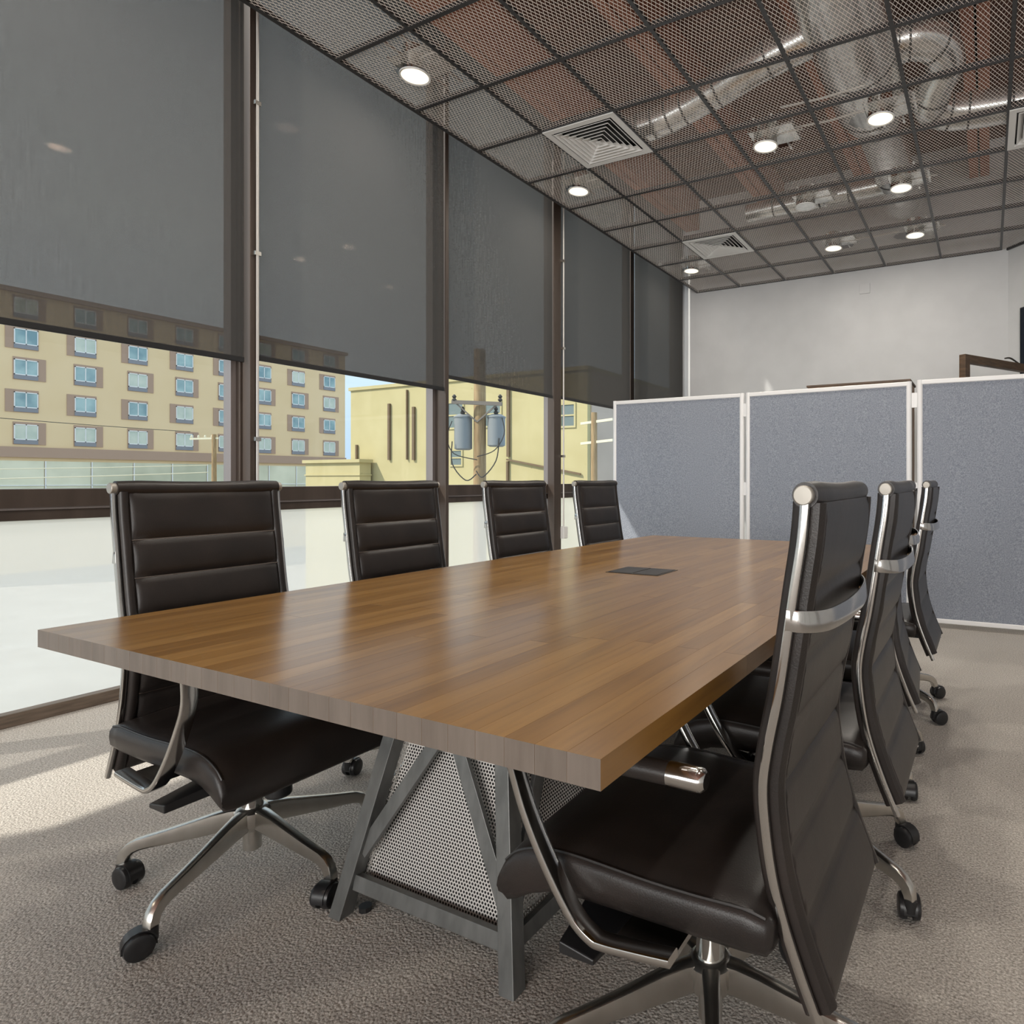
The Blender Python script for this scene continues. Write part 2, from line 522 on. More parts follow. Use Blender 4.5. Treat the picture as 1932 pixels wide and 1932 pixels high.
# window bays: mullions every 1.49 m
MUL = [-8.0, -6.71, -5.22, -3.73, -2.24, -0.75, 0.74, 2.245, 3.735, 5.225, 6.745, 8.03]
mull = MB()
mull.box(-3.86, FX, -0.045, 0.045, 0.055, 4.62)
mull_me = mull.mesh('mullion', M['bronze'])
stop = MB()
stop.box(-3.885, -3.815, -0.074, -0.0455, 0.055, 4.62)
stop.box(-3.885, -3.815, 0.0455, 0.074, 0.055, 4.62)
stop_me = stop.mesh('glazing_stop', M['bronze_light'])
for k in range(len(MUL) - 1):
    y0, y1 = MUL[k], MUL[k + 1]
    w = thing('window_%d' % (k + 1), 'tall bronze framed window bay with clear band above frosted lower pane', None, kind='structure')
    a, b_ = y0 + 0.076, y1 - 0.076
    link('mullion', mull_me, w, 0.004).location = (0, y1, 0)
    link('glazing_stop', stop_me, w).location = (0, y1, 0)
    MB().box(GX, GX + 0.008, a, b_, 1.04, 4.6).build('clear_pane', M['glass'], w)
    MB().box(GX, GX + 0.008, a, b_, 0.055, 0.90).build('frosted_pane', M['frost'], w)
    s = MB()
    s.box(-3.875, FX, y0 + 0.046, y1 - 0.046, 0.957, 1.04)
    s.box(-3.875, FX - 0.02, y0 + 0.046, y1 - 0.046, 0.90, 0.947)
    s.build('sill_rail', M['bronze'], w, bevel=0.003)
    MB().box(-3.87, FX - 0.008, y0 + 0.046, y1 - 0.046, 0.947, 0.957).build('sill_bead', M['bronze_light'], w)

for k, y0, y1 in ((5, 2.212, 2.262), (6, 3.686, 3.719), (7, 5.074, 5.19)):
    wk = bpy.data.objects['window_%d' % k] if 'window_%d' % k in bpy.data.objects else None
    MB().box(FX, -3.705, y0, y1, 0.055, 4.6).build('mullion_cover', M['bronze'], wk, bevel=0.003)

# unseen window frames, added only to back the two fill lights
for n_w, horiz, c0, c1, plane in ((20, True, -3.5, 4.2, -7.985), (21, False, -5.2, 3.2, 4.485)):
    w = thing('window_%d' % n_w, 'wide bronze framed window outside the photo', None, kind='structure')
    for k in range(5):
        p0 = c0 + (c1 - c0) * k / 5 + 0.04
        p1 = c0 + (c1 - c0) * (k + 1) / 5 - 0.04
        pn, br = MB(), MB()
        if horiz:
            pn.box(p0, p1, plane, plane + 0.006, 0.35, 4.5)
            br.box(p1, p1 + 0.08, plane, plane + 0.05, 0.3, 4.55)
        else:
            pn.box(plane - 0.006, plane, p0, p1, 0.35, 4.5)
            br.box(plane - 0.05, plane, p1, p1 + 0.08, 0.3, 4.55)
        pn.build('clear_pane', M['frost'], w)
        br.build('mullion', M['bronze'], w)

# roller blinds: a cloth panel with a hem bar, hung in front of each bay
BX = -3.72
blinds = [(-7.98, -6.715, 1.745), (-6.705, -5.225, 1.745), (-5.215, -3.735, 1.745), (-3.725, -2.245, 1.745), (-2.235, -0.755, 1.745), (-0.745, 0.735, 1.745), (0.745, 2.187, 1.742), (2.272, 3.68, 1.765), (3.725, 5.066, 1.865), (5.205, 6.565, 1.872), (6.683, 8.03, 1.875)]  # the first four are unseen, added to keep stray sun off the floor
bl_labels = ['charcoal roller blind in the bay furthest behind the camera',
             'charcoal roller blind in the second bay from the room end behind the camera',
             'charcoal roller blind in the third bay from the room end behind the camera',
             'charcoal roller blind two bays behind the camera',
             'charcoal roller blind in the bay behind the camera',
             'charcoal roller blind hanging beside the camera, before the first full bay',
             'widest charcoal roller blind, at the left edge over the hotel view',
             'charcoal roller blind over the gap between hotel and yellow building',
             'charcoal roller blind above the pole with transformers',
             'charcoal roller blind whose lower corner the partition hides',
             'last narrow charcoal roller blind beside the white end wall']
for (y0, y1, z0), lab in zip(blinds, bl_labels):
    t = thing('roller_blind', lab, 'blind', (BX, (y0 + y1) / 2, z0), group='charcoal roller blinds')
    h = (y1 - y0) / 2
    MB().box(-0.0006, 0.0006, -h, h, 0.0, 4.60 - z0).build('cloth', M['blind'], t)
    MB().box(-0.006, 0.006, -h, h, -0.004, 0.026).build('hem_bar', M['black'], t, bevel=0.003)
    MB().lathe([(0.03, -h), (0.03, h)], 14, (-0.0, 0, 4.60 - z0), 'y').build('roller_tube', M['black'], t, smooth=True)

# thin conduits clipped to two mullions
for y, lab, zb in ((2.246, 'thin pale conduit clipped to the first mullion from the left', 1.05), (5.212, 'thin pale conduit running down to a white socket box by the windows', 0.6)):
    t = thing('wall_conduit', lab, 'conduit', (-3.692, y, 0))
    MB().tube([(0, 0, zb), (0, 0, 4.25), (0.03, 0.02, 4.31), (0.07, 0.05, 4.33)], 0.0075, 8).build('tube', M['conduit'], t, smooth=True)
    for z in (1.3, 2.35, 3.2):
        MB().box(-0.02, 0.012, -0.02, 0.014, z, z + 0.022).build('clip', M['alu'], t)
sb = thing('socket_box', 'small white socket box at the foot of the thin conduit', 'socket', (-3.70, 5.215, 0.51))
MB().box(-0.03, 0.03, -0.035, 0.035, 0, 0.115).build('housing', M['white'], sb, bevel=0.004)
MB().box(0.03, 0.034, -0.03, 0.03, 0.006, 0.109).build('face_plate', M['white'], sb)

# ------------------------------------------------------------------ suspended mesh ceiling
T = 0.61
CX0, CY0, CZ = -3.531, 2.626, 3.628
NI, J0, J1 = 8, -4, 9
grid = thing('ceiling_grid', 'suspended dark grid filled with expanded steel mesh panels', None, kind='structure')
def mesh_panel(diag=False, hole=False):
    mb = MB()
    S, L = 0.0254, 0.0508
    n, mm_ = 24, 12
    def seg(x0, y0, x1, y1):
        mx_, my_ = (x0 + x1) / 2, (y0 + y1) / 2
        if diag and mx_ + my_ > 0.61 + 0.07 - 0.02: return
        if hole and (mx_ - 0.305) ** 2 + (my_ - 0.305) ** 2 < 0.098 ** 2: return
        d = Vector((x1 - x0, y1 - y0, 0)).normalized()
        s = Vector((-d.y, d.x, 0))
        if s.x < 0: s = -s
        # every strand of expanded metal leans the same way: low on the window side
        wv_ = s * 0.0012
        pts = []
        for p in (V(x0, y0, 0), V(x1, y1, 0)):
            pts += [p - wv_ - V(0, 0, 0.0007), p + wv_ + V(0, 0, 0.0002), p + wv_ + V(0, 0, 0.0008), p - wv_ - V(0, 0, 0.0001)]
        mb.add(pts, [(0, 4, 5, 1), (1, 5, 6, 2), (2, 6, 7, 3), (3, 7, 4, 0)])
    for i in range(n):
        for j in range(mm_):
            xl, yl = i * S, j * L
            xc, yc = xl + S / 2, yl + L / 2
            seg(xl, yc, xc, yl); seg(xc, yl, xl + S, yc)
            seg(xl, yc, xc, yl + L); seg(xc, yl + L, xl + S, yc)
    return mb.mesh('mesh_panel', M['mesh'])
pm_full, pm_diag, pm_hole = mesh_panel(), mesh_panel(diag=True), mesh_panel(hole=True)
VENTS = {(1, 2), (1, 6), (6, 4)}
LAMPS = {(0, 0): 1, (0, 3): 1, (3, 3): 1, (4, 3): 1, (3, 5): 0, (4, 5): 1, (3, 7): 1, (4, 7): 1, (0, 7): 1}
for i in range(NI):
    for j in range(J0, J1):
        if (i, j) in VENTS or (i == 7 and j >= 8):
            continue
        me = pm_diag if (i, j) in ((6, 8), (7, 7)) else pm_hole if (i, j) in LAMPS else pm_full
        link('mesh_panel', me, grid).location = (CX0 + i * T, CY0 + j * T, CZ + 0.006)
def tee(L_):
    return MB().box(-0.012, 0.012, 0, L_, -0.0015, 0.0015).box(-0.0015, 0.0015, 0, L_, 0.0, 0.038)
run_me = tee((J1 - J0) * T).mesh('main_runner', M['tee'])
run_short = tee((J1 - J0) * T - 0.55).mesh('main_runner', M['tee'])
for i in range(NI + 1):
    o = link('main_runner', run_short if i >= 7 else run_me, grid)
    o.location = (CX0 + i * T, CY0 + J0 * T, CZ)
cross_me = tee(T - 0.024).mesh('cross_tee', M['tee'])
for j in range(J0, J1 + 1):
    for i in range(NI):
        if (i, j) in ((7, 8), (7, 9), (6, 9)):
            continue
        o = link('cross_tee', cross_me, grid)
        o.location = (CX0 + (i + 1) * T - 0.012, CY0 + j * T, CZ)
        o.rotation_euler = (0, 0, math.pi / 2)
MB().bar((0.19, BACK - 0.01, CZ), (1.25, BACK - 1.07, CZ), 0.02, 0.03).build('edge_angle', M['tee'], grid)
MB().box(CX0 - 0.016, CX0 - 0.012, CY0 + J0 * T, BACK, CZ - 0.002, CZ + 0.03).build('edge_angle', M['tee'], grid)

# white four way air diffusers
def diffuser_thing(i, j, lab):
    t = thing('air_diffuser', lab, 'vent', (CX0 + (i + 0.5) * T, CY0 + (j + 0.5) * T, CZ - 0.004), group='white ceiling diffusers')
    h = T / 2 - 0.004
    fr = MB()
    def ring(mb, r0, r1, z0, z1):
        q0 = [(-r0, -r0, z0), (r0, -r0, z0), (r0, r0, z0), (-r0, r0, z0)]
        q1 = [(-r1, -r1, z1), (r1, -r1, z1), (r1, r1, z1), (-r1, r1, z1)]
        mb.add(q0 + q1, [(k, (k + 1) % 4, 4 + (k + 1) % 4, 4 + k) for k in range(4)])
    ring(fr, h, h - 0.045, -0.004, -0.004)
    ring(fr, h, h, 0.03, -0.004)
    ring(fr, h - 0.045, h - 0.05, -0.004, 0.012)
    fr.build('frame', M['white'], t)
    r = h - 0.058
    for k in range(6):
        lv = MB()
        ring(lv, r - 0.032, r, 0.026, -0.004)
        ring(lv, r, r - 0.003, -0.004, -0.006)
        ring(lv, r - 0.003, r - 0.036, -0.006, 0.024)
        lv.build('louver', M['white'], t)
        r -= 0.0375
    MB().box(-r, r, -r, r, -0.006, -0.003).build('louver', M['white'], t)
    MB().box(-h + 0.01, h - 0.01, -h + 0.01, h - 0.01, 0.06, 0.065).build('plenum', M['black'], t)
    MB().box(-h + 0.01, -h + 0.014, -h + 0.01, h - 0.01, 0.0, 0.065).box(h - 0.014, h - 0.01, -h + 0.01, h - 0.01, 0.0, 0.065).box(-h + 0.01, h - 0.01, -h + 0.01, -h + 0.014, 0.0, 0.065).box(-h + 0.01, h - 0.01, h - 0.014, h - 0.01, 0.0, 0.065).build('plenum', M['black'], t)
    return t
diffuser_thing(1, 2, 'white square air diffuser nearest the windows, larger of the two beside the blinds')
diffuser_thing(1, 6, 'white square air diffuser near the end wall')
diffuser_thing(6, 4, 'white square air diffuser cut by the right edge of the photo')

# recessed lamps: galvanised pan, can, lens
def lamp_thing(i, j, on, lab, offx):
    x, y = CX0 + (i + 0.5) * T + offx, CY0 + (j + 0.53) * T
    t = thing('recessed_lamp', lab, 'lamp', (x, y, CZ), group='round lamps in the mesh ceiling')
    MB().lathe([(0.088, 0.002), (0.088, 0.16), (0.07, 0.165)], 28, cap=False).build('can', M['chrome'], t, smooth=True)
    MB().lathe([(0.083, -0.004), (0.094, -0.007), (0.094, 0.002), (0.083, 0.002)], 32, cap=False).build('trim_ring', M['white'], t, smooth=True)
    MB().box(-0.10, 0.24, -0.13, 0.13, 0.058, 0.061).box(0.236, 0.24, -0.13, 0.13, 0.058, 0.10).box(-0.10, -0.096, -0.13, 0.13, 0.058, 0.08).build('mounting_pan', M['galv'], t)
    MB().box(0.13, 0.225, -0.05, 0.06, 0.061, 0.12).build('junction_box', M['galv'], t, bevel=0.003)
    lp = smooth_path([(0.09, -0.02, 0.05), (0.16, -0.09, 0.02), (0.25, -0.09, 0.02), (0.29, -0.02, 0.05), (0.23, 0.02, 0.09)], 5)
    MB().tube(lp, 0.006, 6).build('flex_lead', M['conduit'], t, smooth=True)
    MB().box(-0.015, 0.0, -0.28, 0.28, 0.075, 0.085).box(0.12, 0.135, -0.28, 0.28, 0.075, 0.085).build('hanger_bar', M['galv'], t)
    MB().lathe([(0.083, -0.003), (0.045, -0.0045), (0.001, -0.005)], 32).build('lens', M['lamp'] if on else M['galv'], t, smooth=True)
    if on:
        ld = bpy.data.lights.new('lamp_glow', 'AREA')
        ld.shape = 'DISK'; ld.size = 0.15; ld.energy = 3.5 if j >= 7 else 9 if i >= 6 else 6 if i == 0 else 15; ld.color = (1.0, 0.93, 0.83)
        lo = bpy.data.objects.new('lamp_glow', ld)
        lo.location = (0, 0, -0.012)
        lo.parent = t
        COL.objects.link(lo)
    return t
lamp_labels = {
    (0, 0): 'lit round ceiling lamp nearest the camera, above the left blinds',
    (0, 3): 'lit round ceiling lamp beside the windows, past the large diffuser',
    (3, 3): 'lit round ceiling lamp on a bright pan below the small slanting duct',
    (4, 3): 'lit round ceiling lamp right under the big straight duct',
    (3, 5): 'unlit round ceiling lamp with a pale ring',
    (4, 5): 'lit round ceiling lamp where the big duct ends',
    (3, 7): 'lit round ceiling lamp over the middle of the end wall',
    (4, 7): 'lit round ceiling lamp furthest right near the end wall',
    (0, 7): 'small lit round ceiling lamp in the corner of windows and end wall'}
for (i, j), on in LAMPS.items():
    lamp_thing(i, j, on, lamp_labels[(i, j)], {3: -0.12, 4: 0.11}.get(i, 0.0))
# same lamps added out of view over the near half, to even the floor light
for i, j in ((0, -3), (3, -1), (4, -3), (6, -1), (6, -4)):
    lamp_thing(i, j, 1, {(0, -3): 'round ceiling lamp over the near end, on the window side', (3, -1): 'round ceiling lamp over the near end of the table', (4, -3): 'round ceiling lamp over the near end, behind the camera', (6, -1): 'round ceiling lamp over the aisle, past the near chair', (6, -4): 'round ceiling lamp over the aisle beside the camera'}[(i, j)], 0.0)

# ------------------------------------------------------------------ ducts above the grid
dsys = thing('air_duct', 'galvanised air duct with branches and an elbow above the mesh', 'duct', (-0.84, 5.0, 4.16))
def duct(name, path, r, seams):
    o0 = V(-0.84, 5.0, 4.16)
    pts = [Vector(p) - o0 for p in path]
    t = MB().tube(pts, r, 28).build(name, M['galv'], dsys, smooth=35)
    for idx in seams:
        p = pts[idx]
        d = (pts[min(idx + 1, len(pts) - 1)] - pts[max(idx - 1, 0)]).normalized()
        rr = (r[idx] if isinstance(r, (list, tuple)) else r) + 0.004
        MB().tube([p - d * 0.008, p + d * 0.008], rr, 28).build('seam_band', M['duct_dark'], t, smooth=35)
main = [(-0.84, y, 4.16) for y in (-1.0, 2.0, 3.2, 4.2, 4.8, 5.05, 5.4, 5.6, 5.75, 6.2, 6.8, 7.25, 7.6)]
duct('main_run', main, [0.29] * 6 + [0.285, 0.255, 0.20, 0.19, 0.19, 0.19, 0.19], (2, 4, 6, 8, 10))
lpath = smooth_path([(-1.05, 4.46, 4.14), (-1.4, 4.47, 4.08), (-1.8, 4.50, 3.98), (-2.2, 4.50, 3.88), (-2.52, 4.47, 3.83)], 3)
duct('branch_run', lpath, [0.125] * 4 + [0.118] * 3 + [0.11] * 6, (3, 6, 8, 9, 10, 11))
rpath = smooth_path([(-0.66, 4.95, 4.2), (-0.5, 4.93, 4.22), (-0.33, 5.02, 4.2), (-0.28, 5.22, 4.16), (-0.36, 5.40, 4.1), (-0.40, 5.56, 4.05), (-0.28, 5.66, 4.02), (0.0, 5.70, 4.0), (0.5, 5.72, 3.99), (1.3, 5.74, 3.98)], 5)
duct('elbow_run', rpath, 0.135, (5, 10, 15, 22, 26, 30, 33, 37, 38))
bpath = [(-0.95, 6.95, 4.1), (-1.3, 6.95, 4.09), (-1.6, 6.94, 4.08), (-1.75, 6.94, 4.08), (-2.1, 6.92, 4.07), (-2.4, 6.9, 4.05)]
duct('branch_run', bpath, 0.095, (1, 2, 3, 4))
for y, z, x0, x1, lab in ((4.62, 3.80, -1.35, -0.75, 'thin ceiling conduit linking two lamps, upper one'), (4.86, 3.76, -1.30, -0.80, 'thin ceiling conduit linking two lamps, lower one'), (7.28, 3.72, -1.35, -0.85, 'thin ceiling conduit linking two lamps near the end wall')):
    tag(MB().tube([(x0, y, z), ((x0 + x1) / 2, y, z - 0.012), (x1, y, z)], 0.009, 8).build('ceiling_conduit', M['conduit'], smooth=True), lab, 'conduit')

# ------------------------------------------------------------------ table
TC = (-1.12, 2.04)
tbl = thing('conference_table', 'long walnut block conference table on perforated steel pedestals', 'table', (TC[0], TC[1], 0))
CN = {'nl': (-1.868, 0.655), 'nr': (-0.408, 0.651), 'fl': (-1.785, 3.43), 'fr': (-0.39, 3.43)}
def tp(s, q):
    """s 0..1 across, q 0..1 along -> x, y on the table outline, relative to the table"""
    ax = CN['nl'][0] + (CN['nr'][0] - CN['nl'][0]) * s
    ay = CN['nl'][1] + (CN['nr'][1] - CN['nl'][1]) * s
    bx = CN['fl'][0] + (CN['fr'][0] - CN['fl'][0]) * s
    by = CN['fl'][1] + (CN['fr'][1] - CN['fl'][1]) * s
    return ax + (bx - ax) * q - TC[0], ay + (by - ay) * q - TC[1]
rnd = random.Random(11)
ROWS = 30
eps = 0.00012
for r in range(ROWS):
    s0, s1 = r / ROWS + eps, (r + 1) / ROWS - eps
    cuts = [0.0]
    q = rnd.uniform(0.12, 0.42)
    while q < 0.86:
        cuts.append(q)
        q += rnd.uniform(0.26, 0.5)
    cuts.append(1.0)
    for a, b_ in zip(cuts, cuts[1:]):
        a_ = a + (eps if a > 0 else 0); c_ = b_ - (eps if b_ < 1 else 0)
        p = [tp(s0, a_), tp(s1, a_), tp(s1, c_), tp(s0, c_)]
        mb = MB()
        vs = [(x, y, 0.712) for x, y in p] + [(x, y, 0.750) for x, y in p]
        mb.add(vs, HEXF)
        mb.m = [0, 0, 1, 0, 1, 0]
        mb.build('stave', [M['stave'], M['stave_end']], tbl)
# grommet
gx, gy = -1.115 - TC[0], 2.06 - TC[1]
g = MB()
g.box(gx - 0.105, gx + 0.105, gy - 0.082, gy + 0.082, 0.7495, 0.7515)
g.build('grommet', M['grommet'], tbl, bevel=0.001)
for s in (-1, 1):
    MB().box(gx + s * 0.05 - 0.046, gx + s * 0.05 + 0.046, gy - 0.074, gy + 0.074, 0.7515, 0.7525).build('grommet_flap', M['grommet'], tbl)

# pedestals: truncated pyramids of flat steel with perforated sheets
PZ = 0.71
PB = [(-1.455, 1.058), (-0.875, 1.058), (-0.875, 1.62), (-1.455, 1.62)]     # foot corners
PI_ = 0.145
def perf_sheet(w0, w1, h, pitch=0.0088, rad=0.0033):
    """hexagonally perforated trapezoid, w0 at z=0, w1 at z=h, centred"""
    mb = MB()
    dy = pitch * 0.866
    nrow = int(h / dy)
    for r in range(nrow):
        z = r * dy
        wd = w0 + (w1 - w0) * z / h
        n = int(wd / pitch) + 1
        for c in range(-n // 2, n // 2 + 1):
            x = (c + (0.5 if r % 2 else 0)) * pitch
            if abs(x) > wd / 2: continue
            # hexagon cell with a hexagonal hole
            R = pitch / math.sqrt(3)
            vs = []
            for k in range(6):
                a_ = math.radians(30 + 60 * k)
                vs.append((x + R * math.cos(a_), 0, z + R * math.sin(a_)))
            for k in range(6):
                a_ = math.radians(30 + 60 * k)
                vs.append((x + rad * math.cos(a_), 0, z + rad * math.sin(a_)))
            mb.add(vs, [(k, (k + 1) % 6, 6 + (k + 1) % 6, 6 + k) for k in range(6)])
    me = bpy.data.meshes.new('perforated_sheet')
    me.from_pydata(mb.v, [], mb.f)
    me.materials.append(M['perf'])
    return me
wx = PB[1][0] - PB[0][0]; wy = PB[2][1] - PB[1][1]
sheet_x = perf_sheet(wx - 0.10, wx - 2 * PI_ - 0.05, 0.62)
sheet_y = perf_sheet(wy - 0.10, wy - 2 * PI_ - 0.05, 0.62)
def pedestal(cy):
    cx_, c0y = (PB[0][0] + PB[1][0]) / 2, (PB[0][1] + PB[2][1]) / 2
    ped = bpy.data.objects.new('pedestal', None)
    COL.objects.link(ped)
    ped.parent = tbl
    ped.location = (cx_ - TC[0], cy - TC[1], 0)
    hx, hy = wx / 2, wy / 2
    for sx in (-1, 1):
        for sy in (-1, 1):
            o = MB()
            p0 = V(sx * (hx - 0.02), sy * (hy - 0.02), 0); p1 = V(sx * (hx - 0.02 - PI_), sy * (hy - 0.02 - PI_), PZ)
            k = 0.02
            vs = [p0 + V(-k, -k, 0), p0 + V(k, -k, 0), p0 + V(k, k, 0), p0 + V(-k, k, 0), p1 + V(-k, -k, 0), p1 + V(k, -k, 0), p1 + V(k, k, 0), p1 + V(-k, k, 0)]
            o.hexa(vs).build('post', M['steel'], ped, bevel=0.0015)
            MB().lathe([(0.016, 0.0), (0.016, 0.012)], 10, (sx * (hx - 0.06), sy * (hy - 0.06), 0)).build('leveller', M['black'], ped)
    def face(half, other, rot, sheet):
        # frame pieces of one face, in face coordinates (u across, z up), set on the slanting plane
        def P(u, z, off=0.0):
            d = other - PI_ * z / PZ - 0.02 + off
            return V(u * math.cos(rot) + d * math.sin(rot), u * math.sin(rot) - d * math.cos(rot), z)
        nrm = V(math.sin(rot), -math.cos(rot), PI_ / PZ * 1.0).normalized()
        def fb(u0, z0, u1, z1, w, off=0.0, th=0.02):
            return MB().bar(P(u0, z0, off), P(u1, z1, off), w, th, nrm)
        def hw(z): return half - PI_ * z / PZ - 0.04
        fb(-hw(0.085), 0.085, hw(0.085), 0.085, 0.036).build('rail', M['steel'], ped, bevel=0.0015)
        fb(-hw(0.69), 0.69, hw(0.69), 0.69, 0.036).build('rail', M['steel'], ped, bevel=0.0015)
        fb(-hw(0.15) - 0.004, 0.155, -0.012, 0.475, 0.036, 0.004, 0.012).build('brace', M['steel'], ped, bevel=0.0012)
        fb(hw(0.15) + 0.004, 0.155, 0.012, 0.475, 0.036, 0.0015, 0.012).build('brace', M['steel'], ped, bevel=0.0012)
        fb(-hw(0.49), 0.485, hw(0.49), 0.485, 0.03, -0.004, 0.012).build('rail', M['steel'], ped, bevel=0.0012)
        sh = link('perforated_sheet', sheet, ped)
        z0 = 0.075
        sh.location = P(0, z0, -0.028)
        sh.rotation_euler = (-math.atan(PI_ / PZ), 0, rot)
    # black plates behind front and back sheets stand in for the shade inside
    for sy in (-1, 1):
        ring = []
        for z in (0.07, 0.69):
            d = sy * (hy - PI_ * z / PZ - 0.062)
            w_ = hx - PI_ * z / PZ - 0.05
            ring.append([V(-w_, d, z), V(w_, d, z), V(w_, d - sy * 0.003, z), V(-w_, d - sy * 0.003, z)])
        MB().loft(ring).build('liner_plate', M['black'], ped)
    face(hx, hy, 0, sheet_x)
    face(hx, hy, math.pi, sheet_x)
    face(hy, hx, math.pi / 2, sheet_y)
    face(hy, hx, -math.pi / 2, sheet_y)
    MB().box(-hx + PI_ - 0.02, hx - PI_ + 0.02, -hy + PI_ - 0.02, hy - PI_ + 0.02, 0.705, 0.712).build('mounting_plate', M['steel'], ped)
pedestal((PB[0][1] + PB[2][1]) / 2)
pedestal(2 * TC[1] - (PB[0][1] + PB[2][1]) / 2)

# ------------------------------------------------------------------ chairs
RAIL = [(-0.262, 0.295), (-0.247, 0.33), (-0.228, 0.376), (-0.205, 0.44), (-0.189, 0.50), (-0.1785, 0.57), (-0.175, 0.63), (-0.183, 0.69), (-0.197, 0.76), (-0.208, 0.83), (-0.221, 0.92), (-0.231, 0.985), (-0.2355, 1.03), (-0.2365, 1.052)]
rail_path = smooth_path([(x, 0, z) for x, z in RAIL], 5)
def rail_at(z):
    for p, q in zip(rail_path, rail_path[1:]):
        if p.z <= z <= q.z:
            t = (z - p.z) / max(q.z - p.z, 1e-6)
            return p.x + (q.x - p.x) * t
    return rail_path[-1].x if z > 1 else rail_path[0].x
SEAMS = [0.315, 0.42, 0.52, 0.62, 0.72, 0.82, 0.92, 1.048]

def build_backrest():
    mb = MB()
    zs = []
    for a, b_ in zip(SEAMS, SEAMS[1:]):
        n = 10
        zs += [a + (b_ - a) * k / n for k in range(n)]
    zs.append(SEAMS[-1])
    W = 0.213
    ys = [-1, -0.985, -0.95, -0.915, -0.90, -0.885, -0.84, -0.7, -0.45, -0.15, 0.15, 0.45, 0.7, 0.84, 0.885, 0.90, 0.915, 0.95, 0.985, 1]
    rings = []
    rn = random.Random(4)
    for z in zs:
        for a, b_ in zip(SEAMS, SEAMS[1:]):
            if a - 1e-6 <= z <= b_ + 1e-6:
                t = (z - a) / (b_ - a)
                break
        rib = max(0.0, math.sin(math.pi * t)) ** 0.38
        x0 = rail_at(z)
        dz = 0.01
        d = V(rail_at(min(z + dz, 1.04)) - rail_at(max(z - dz, 0.3)), 0, min(z + dz, 1.04) - max(z - dz, 0.3)).normalized()
        nrm = V(d.z, 0, -d.x)
        ring = []
        for y in ys:
            e = abs(y)
            if e > 0.905:       # side border roll
                k = (e - 0.905) / 0.095
                f = 0.015 + 0.007 * math.sqrt(max(0, 1 - (2 * k - 1) ** 2)) if k < 1 else 0.010
            elif e > 0.894:
                f = 0.0145
            else:
                fall = min(1, (0.894 - e) / 0.06) ** 0.5
                f = 0.0155 + 0.0105 * rib * fall
            if z > 0.92 and e < 0.8:      # soft upright creases in the top pad
                f += 0.0016 * math.sin(y * 26 + 1.2 * math.sin(z * 40)) * math.sin(math.pi * t)
            ring.append(V(x0, y * W, z) + nrm * f)
        for y in reversed(ys):
            e = abs(y)
            k = 0.0 if e > 0.97 else 0.006
            bk = 0.014 + k + (0.0065 * rib if e < 0.89 else 0.001 if e < 0.91 else 0.006)
            ring.append(V(x0, y * W, z) - nrm * bk)
        rings.append(ring)
    mb.loft(rings)
    # the rolled head
    head = []
    n = 24
    for k in range(9):
        y = -W + 2 * W * k / 8
        rr = 0.0225 - 0.0015 * math.sin(math.pi * k / 8)
        if k in (0, 8): rr = 0.019
        head.append([V(-0.2355 + rr * math.cos(2 * math.pi * q / n), y if k not in (0, 8) else y * 1.012, 1.058 - (0.0035 * math.sin(math.pi * k / 8)) + rr * math.sin(2 * math.pi * q / n)) for q in range(n)])
    mb.loft(head)
    return mb

def build_seat():
    mb = MB()
    st = [(-0.195, 0.440, 0.400), (-0.185, 0.453, 0.388), (-0.15, 0.459, 0.384), (-0.08, 0.456, 0.382), (0.0, 0.455, 0.381), (0.08, 0.458, 0.380), (0.15, 0.460, 0.378), (0.20, 0.457, 0.371), (0.24, 0.448, 0.356), (0.27, 0.434, 0.339), (0.29, 0.415, 0.332), (0.302, 0.390, 0.342), (0.304, 0.372, 0.356)]
    rings = []
    for x, zt, zb in st:
        h = zt - zb
        ring = []
        W = 0.250 if x > -0.19 else 0.242
        top = [(-1, 0.55), (-0.995, 0.78), (-0.975, 0.90), (-0.945, 0.955), (-0.8, 1.03), (-0.5, 1.09), (0, 1.12), (0.5, 1.09), (0.8, 1.03), (0.945, 0.955), (0.975, 0.90), (0.995, 0.78), (1, 0.55), (0.99, 0.25), (0.95, 0.06), (0.85, 0.0), (0.4, 0.0), (-0.4, 0.0), (-0.85, 0.0), (-0.95, 0.06), (-0.99, 0.25)]
        for a, b_ in top:
            ring.append(V(x, a * W, zb + h * b_))
        rings.append(ring)
    mb.loft(rings)
    return mb, st

